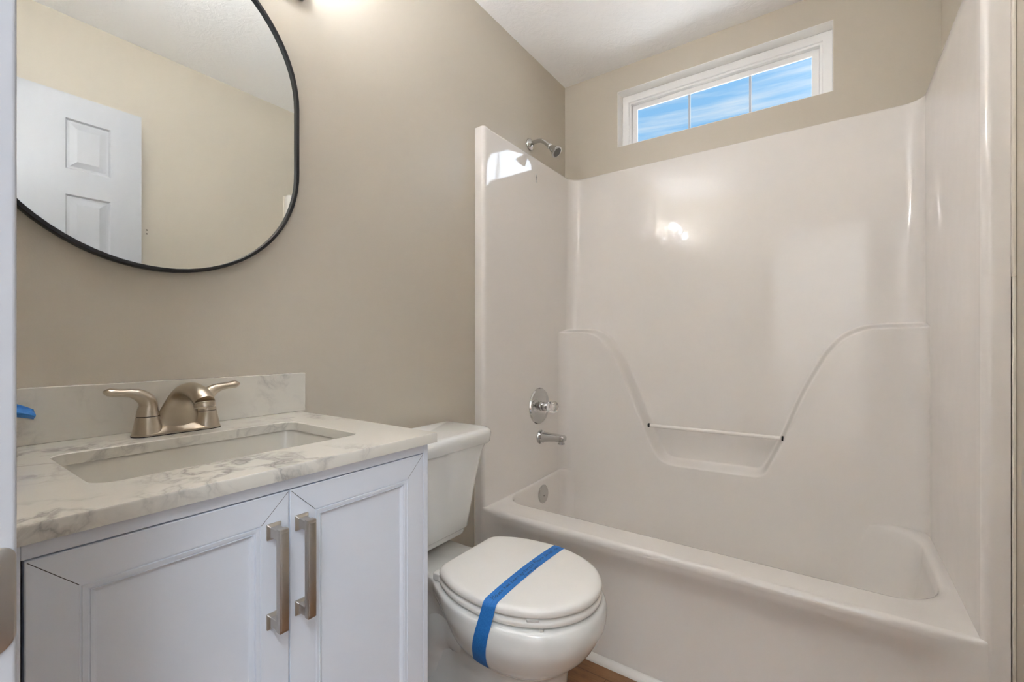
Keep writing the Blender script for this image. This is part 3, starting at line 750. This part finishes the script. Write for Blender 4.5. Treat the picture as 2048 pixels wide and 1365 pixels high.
# tank
b = MB()
def tank_ring(z, xf, hw, r, bow, xb=.022, i=0):
    out = []
    base = rrect(xb + i, xf - i, -hw + i, hw - i, [.012, r, r, .012], 9)
    for x, y in base:
        fx = (x - xb) / (xf - xb)
        out.append((x + bow * (1 - (y / hw) ** 2) * fx, TY + y, z))
    return out
tk = [(.424, .150, .158, .035, .010), (.430, .154, .162, .038, .010), (.441, .155, .163, .038, .010), (.444, .158, .168, .038, .010), (.450, .163, .173, .040, .011), (.50, .170, .177, .042, .012), (.56, .180, .182, .044, .013), (.62, .190, .188, .046, .014), (.68, .202, .195, .048, .015), (.715, .212, .201, .050, .016), (.737, .220, .206, .050, .016)]
b.loft([tank_ring(*a) for a in tk]); b.build('tank', 'porcelain', to, angle=45)
b = MB()
b.loft([tank_ring(.7372, .226, .211, .045, .018), tank_ring(.742, .230, .215, .048, .018), tank_ring(.770, .234, .218, .050, .018), tank_ring(.780, .232, .216, .050, .018), tank_ring(.785, .226, .210, .048, .018), tank_ring(.787, .214, .198, .042, .018)])
b.build('tank_lid', 'porcelain', to, angle=45)
# seat and cover
EG = [(.288, 0), (.288, .105), (.300, .128), (.335, .150), (.385, .169), (.44, .179), (.495, .182), (.55, .175), (.605, .156), (.655, .122), (.690, .075), (.705, .036), (.709, 0)]
def egg(z, i, dome=0, off=0):
    cp = np.array(EG); c = np.array([.49, 0]); k = 1 - i / .18
    h = half_outline((cp - c) * [1 - i / .21, k] + c)
    return [(x + off, TY - y, z) for x, y in h] + [(x + off, TY + y, z) for x, y in h[-2:0:-1]]
b = MB(); b.loft([egg(.4085, .006), egg(.4105, .001), egg(.414, -.001), egg(.421, -.001), egg(.4255, .002), egg(.4275, .008)]); b.build('seat', 'seat_plastic', to, angle=60)
b = MB()
rg = [egg(.4315, .010), egg(.4315, .004), egg(.4335, .0005), egg(.438, -.0015), egg(.446, -.0010), egg(.4500, .0015), egg(.4530, .006), egg(.4545, .012)]
for i in (.03, .06, .09, .12, .15, .175): rg.append(egg(.4545 + .0065 * (1 - ((.18 - i) / .168) ** 2), i))
b.loft(rg); b.build('seat_cover', 'seat_plastic', to, angle=60)
def lid_z(x, y):
    """top of the cover"""
    h = half_outline(np.array(EG)); hw = float(np.interp(x, [p[0] for p in h[1:]], [p[1] for p in h[1:]]))
    k = max(abs(y - TY) / hw, 0)
    i = (1 - k) * .18
    zt = .4545 + .0065 * (1 - (min(.168, .18 - i) / .168) ** 2)
    if i < .012: zt -= .0045 * (1 - i / .012) ** 2
    return zt
for s in (-1, 1):
    MB().box(.262, .292, TY + s * .108 - .012, TY + s * .108 + .012, .4045, .428, .005, 3).build('hinge', 'seat_plastic', to)
def pad(x, y, ang, ln, z0, z1):
    c, n = math.cos(ang), math.sin(ang); b = MB()
    b.loft([[(x + p * c - q * n, y + p * n + q * c, z) for p, q in rrect(-ln / 2, ln / 2, -.008, .008, .002, 3)] for z in (z0, z1)])
    return b.build('bumper', 'bumper', to)
pad(.615, TY - .1445, .62, .030, .4270, .4325)
pad(.632, TY - .134, .68, .010, .4035, .4095)
# water supply stop is hidden; nothing more is visible

# blue tape over the lid with handwriting
def lid_hw(x):
    h = half_outline(np.array(EG)); return float(np.interp(x, [p[0] for p in h[1:]], [p[1] for p in h[1:]])) + .0015
TC, TW = .5135, .0365
TLEN = .520
def tape_pt(s, w, lift=.0006):
    """s metres along the tape from the far lid edge towards the viewer and down the bowl; w -0.5..0.5 across"""
    yN = TY - .1815
    flat = .3605
    x = TC - w * -TW
    if s <= flat:
        y = TY + .180 - s
        hw = lid_hw(x)
        yy = min(max(y, TY - hw), TY + hw)
        z = lid_z(x, yy)
        x += -.004 + .006 * (s / flat)
        # far end hugs the lid edge
        return (x, yy, z + lift)
    d = s - flat
    drift = -.040 * (d / .16) ** 1.15
    xx = x + .002 + drift * (1 - .25 * w)
    z = .449 - d
    if z > .385:
        k = (.449 - z) / (.449 - .385)
        y0 = TY - lid_hw(x + .002) - .0006
        y1 = TY - bowl_hw(xx, .385) - .0010
        y = y0 + (y1 - y0) * k
    else:
        y = TY - bowl_hw(xx, z) - .0010
    return (xx, y - lift, z)
SEND = .3605 + .185
ss = list(np.linspace(0, .3605, 60)) + [.3605 + v for v in np.linspace(.003, .185, 44)]
rows = [[tape_pt(s - (.012 * (0.5 - w) if s > SEND - .001 else 0), w) for w in np.linspace(-.5, .5, 9)] for s in ss]
b = MB(); b.grid(rows)
tape = b.build('tape_strip', 'blue_tape', angle=80)
tag(tape, 'strip of blue painter tape with handwriting across the toilet lid', 'tape')
GL = {
 'H': ([[(0, 0), (.05, 1)], [(.45, 0), (.5, 1)], [(.02, .5), (.48, .52)]], .6),
 'o': ([[(.2, .45), (.05, .3), (.05, .1), (.2, 0), (.36, .1), (.38, .3), (.2, .45)]], .48),
 'u': ([[(.02, .45), (.04, .1), (.16, 0), (.3, .1), (.34, .45), (.36, 0)]], .48),
 's': ([[(.3, .42), (.1, .45), (.06, .32), (.26, .18), (.26, .04), (.04, 0)]], .42),
 'e': ([[(.04, .22), (.34, .26), (.28, .44), (.1, .42), (.03, .2), (.12, .02), (.34, .05)]], .46),
 'h': ([[(.04, 1), (.02, 0)], [(.03, .3), (.18, .46), (.3, .36), (.32, 0)]], .46),
 'a': ([[(.32, .42), (.12, .42), (.03, .2), (.12, .02), (.3, .15), (.34, .42), (.37, 0)]], .5),
 'b': ([[(.05, 1), (.03, 0)], [(.04, .3), (.2, .46), (.36, .3), (.3, .05), (.04, .03)]], .48),
 'n': ([[(.02, .45), (.03, 0)], [(.03, .3), (.18, .46), (.31, .36), (.33, 0)]], .46),
 'w': ([[(.0, .45), (.1, 0), (.22, .38), (.34, 0), (.46, .45)]], .58),
 'i': ([[(.06, .45), (.06, 0)], [(.06, .66), (.07, .7)]], .22),
 't': ([[(.14, .85), (.13, .05), (.24, 0)], [(0, .5), (.3, .52)]], .38),
 'r': ([[(.03, .45), (.04, 0)], [(.04, .28), (.16, .44), (.3, .42)]], .38),
 'z': ([[(.02, .44), (.32, .44), (.02, .02), (.34, .02)]], .44),
 'd': ([[(.34, 1), (.36, 0)], [(.34, .36), (.2, .46), (.04, .28), (.1, .03), (.34, .08)]], .5),
 'P': ([[(.05, 0), (.06, 1)], [(.06, .98), (.34, .95), (.38, .68), (.06, .52)]], .5),
 'l': ([[(.05, 1), (.06, 0)]], .22),
 'T': ([[(0, .98), (.5, 1)], [(.25, 1), (.22, 0)]], .52),
 'k': ([[(.04, 1), (.03, 0)], [(.3, .45), (.05, .22), (.32, 0)]], .44),
 'y': ([[(.02, .45), (.16, .08)], [(.34, .45), (.08, -.35)]], .46),
 ' ': ([], .42),
}
b = MB()
def write(text, s0, w0, hgt, total):
    wsum = sum(GL[c][1] for c in text); k = total / (wsum * hgt)
    cur = 0
    for c in text:
        for st_ in GL[c][0]:
            # subdivide the strokes so that they lie on the tape
            pts = []
            for (a0, c0), (a1, c1) in zip(st_[:-1], st_[1:]):
                for q in np.linspace(0, 1, 4): pts.append((a0 + (a1 - a0) * q, c0 + (c1 - c0) * q))
            jx = random.uniform(-.03, .03)
            fn = lambda a, cc: tape_pt(.3605 - (s0 + a), (w0 - cc) / TW, .0010)
            stroke2(b, [(cur + (p[0] + jx + .08 * p[1]) * hgt * k, p[1] * hgt) for p in pts], .0011, fn)
        cur += GL[c][1] * hgt * k
write('House has been winterized Please do not use', .012, .0035, .0135, .330)
write('Thank you', .135, .0150, .0095, .070)
b.build('handwriting', 'ink', tape, smooth=False)
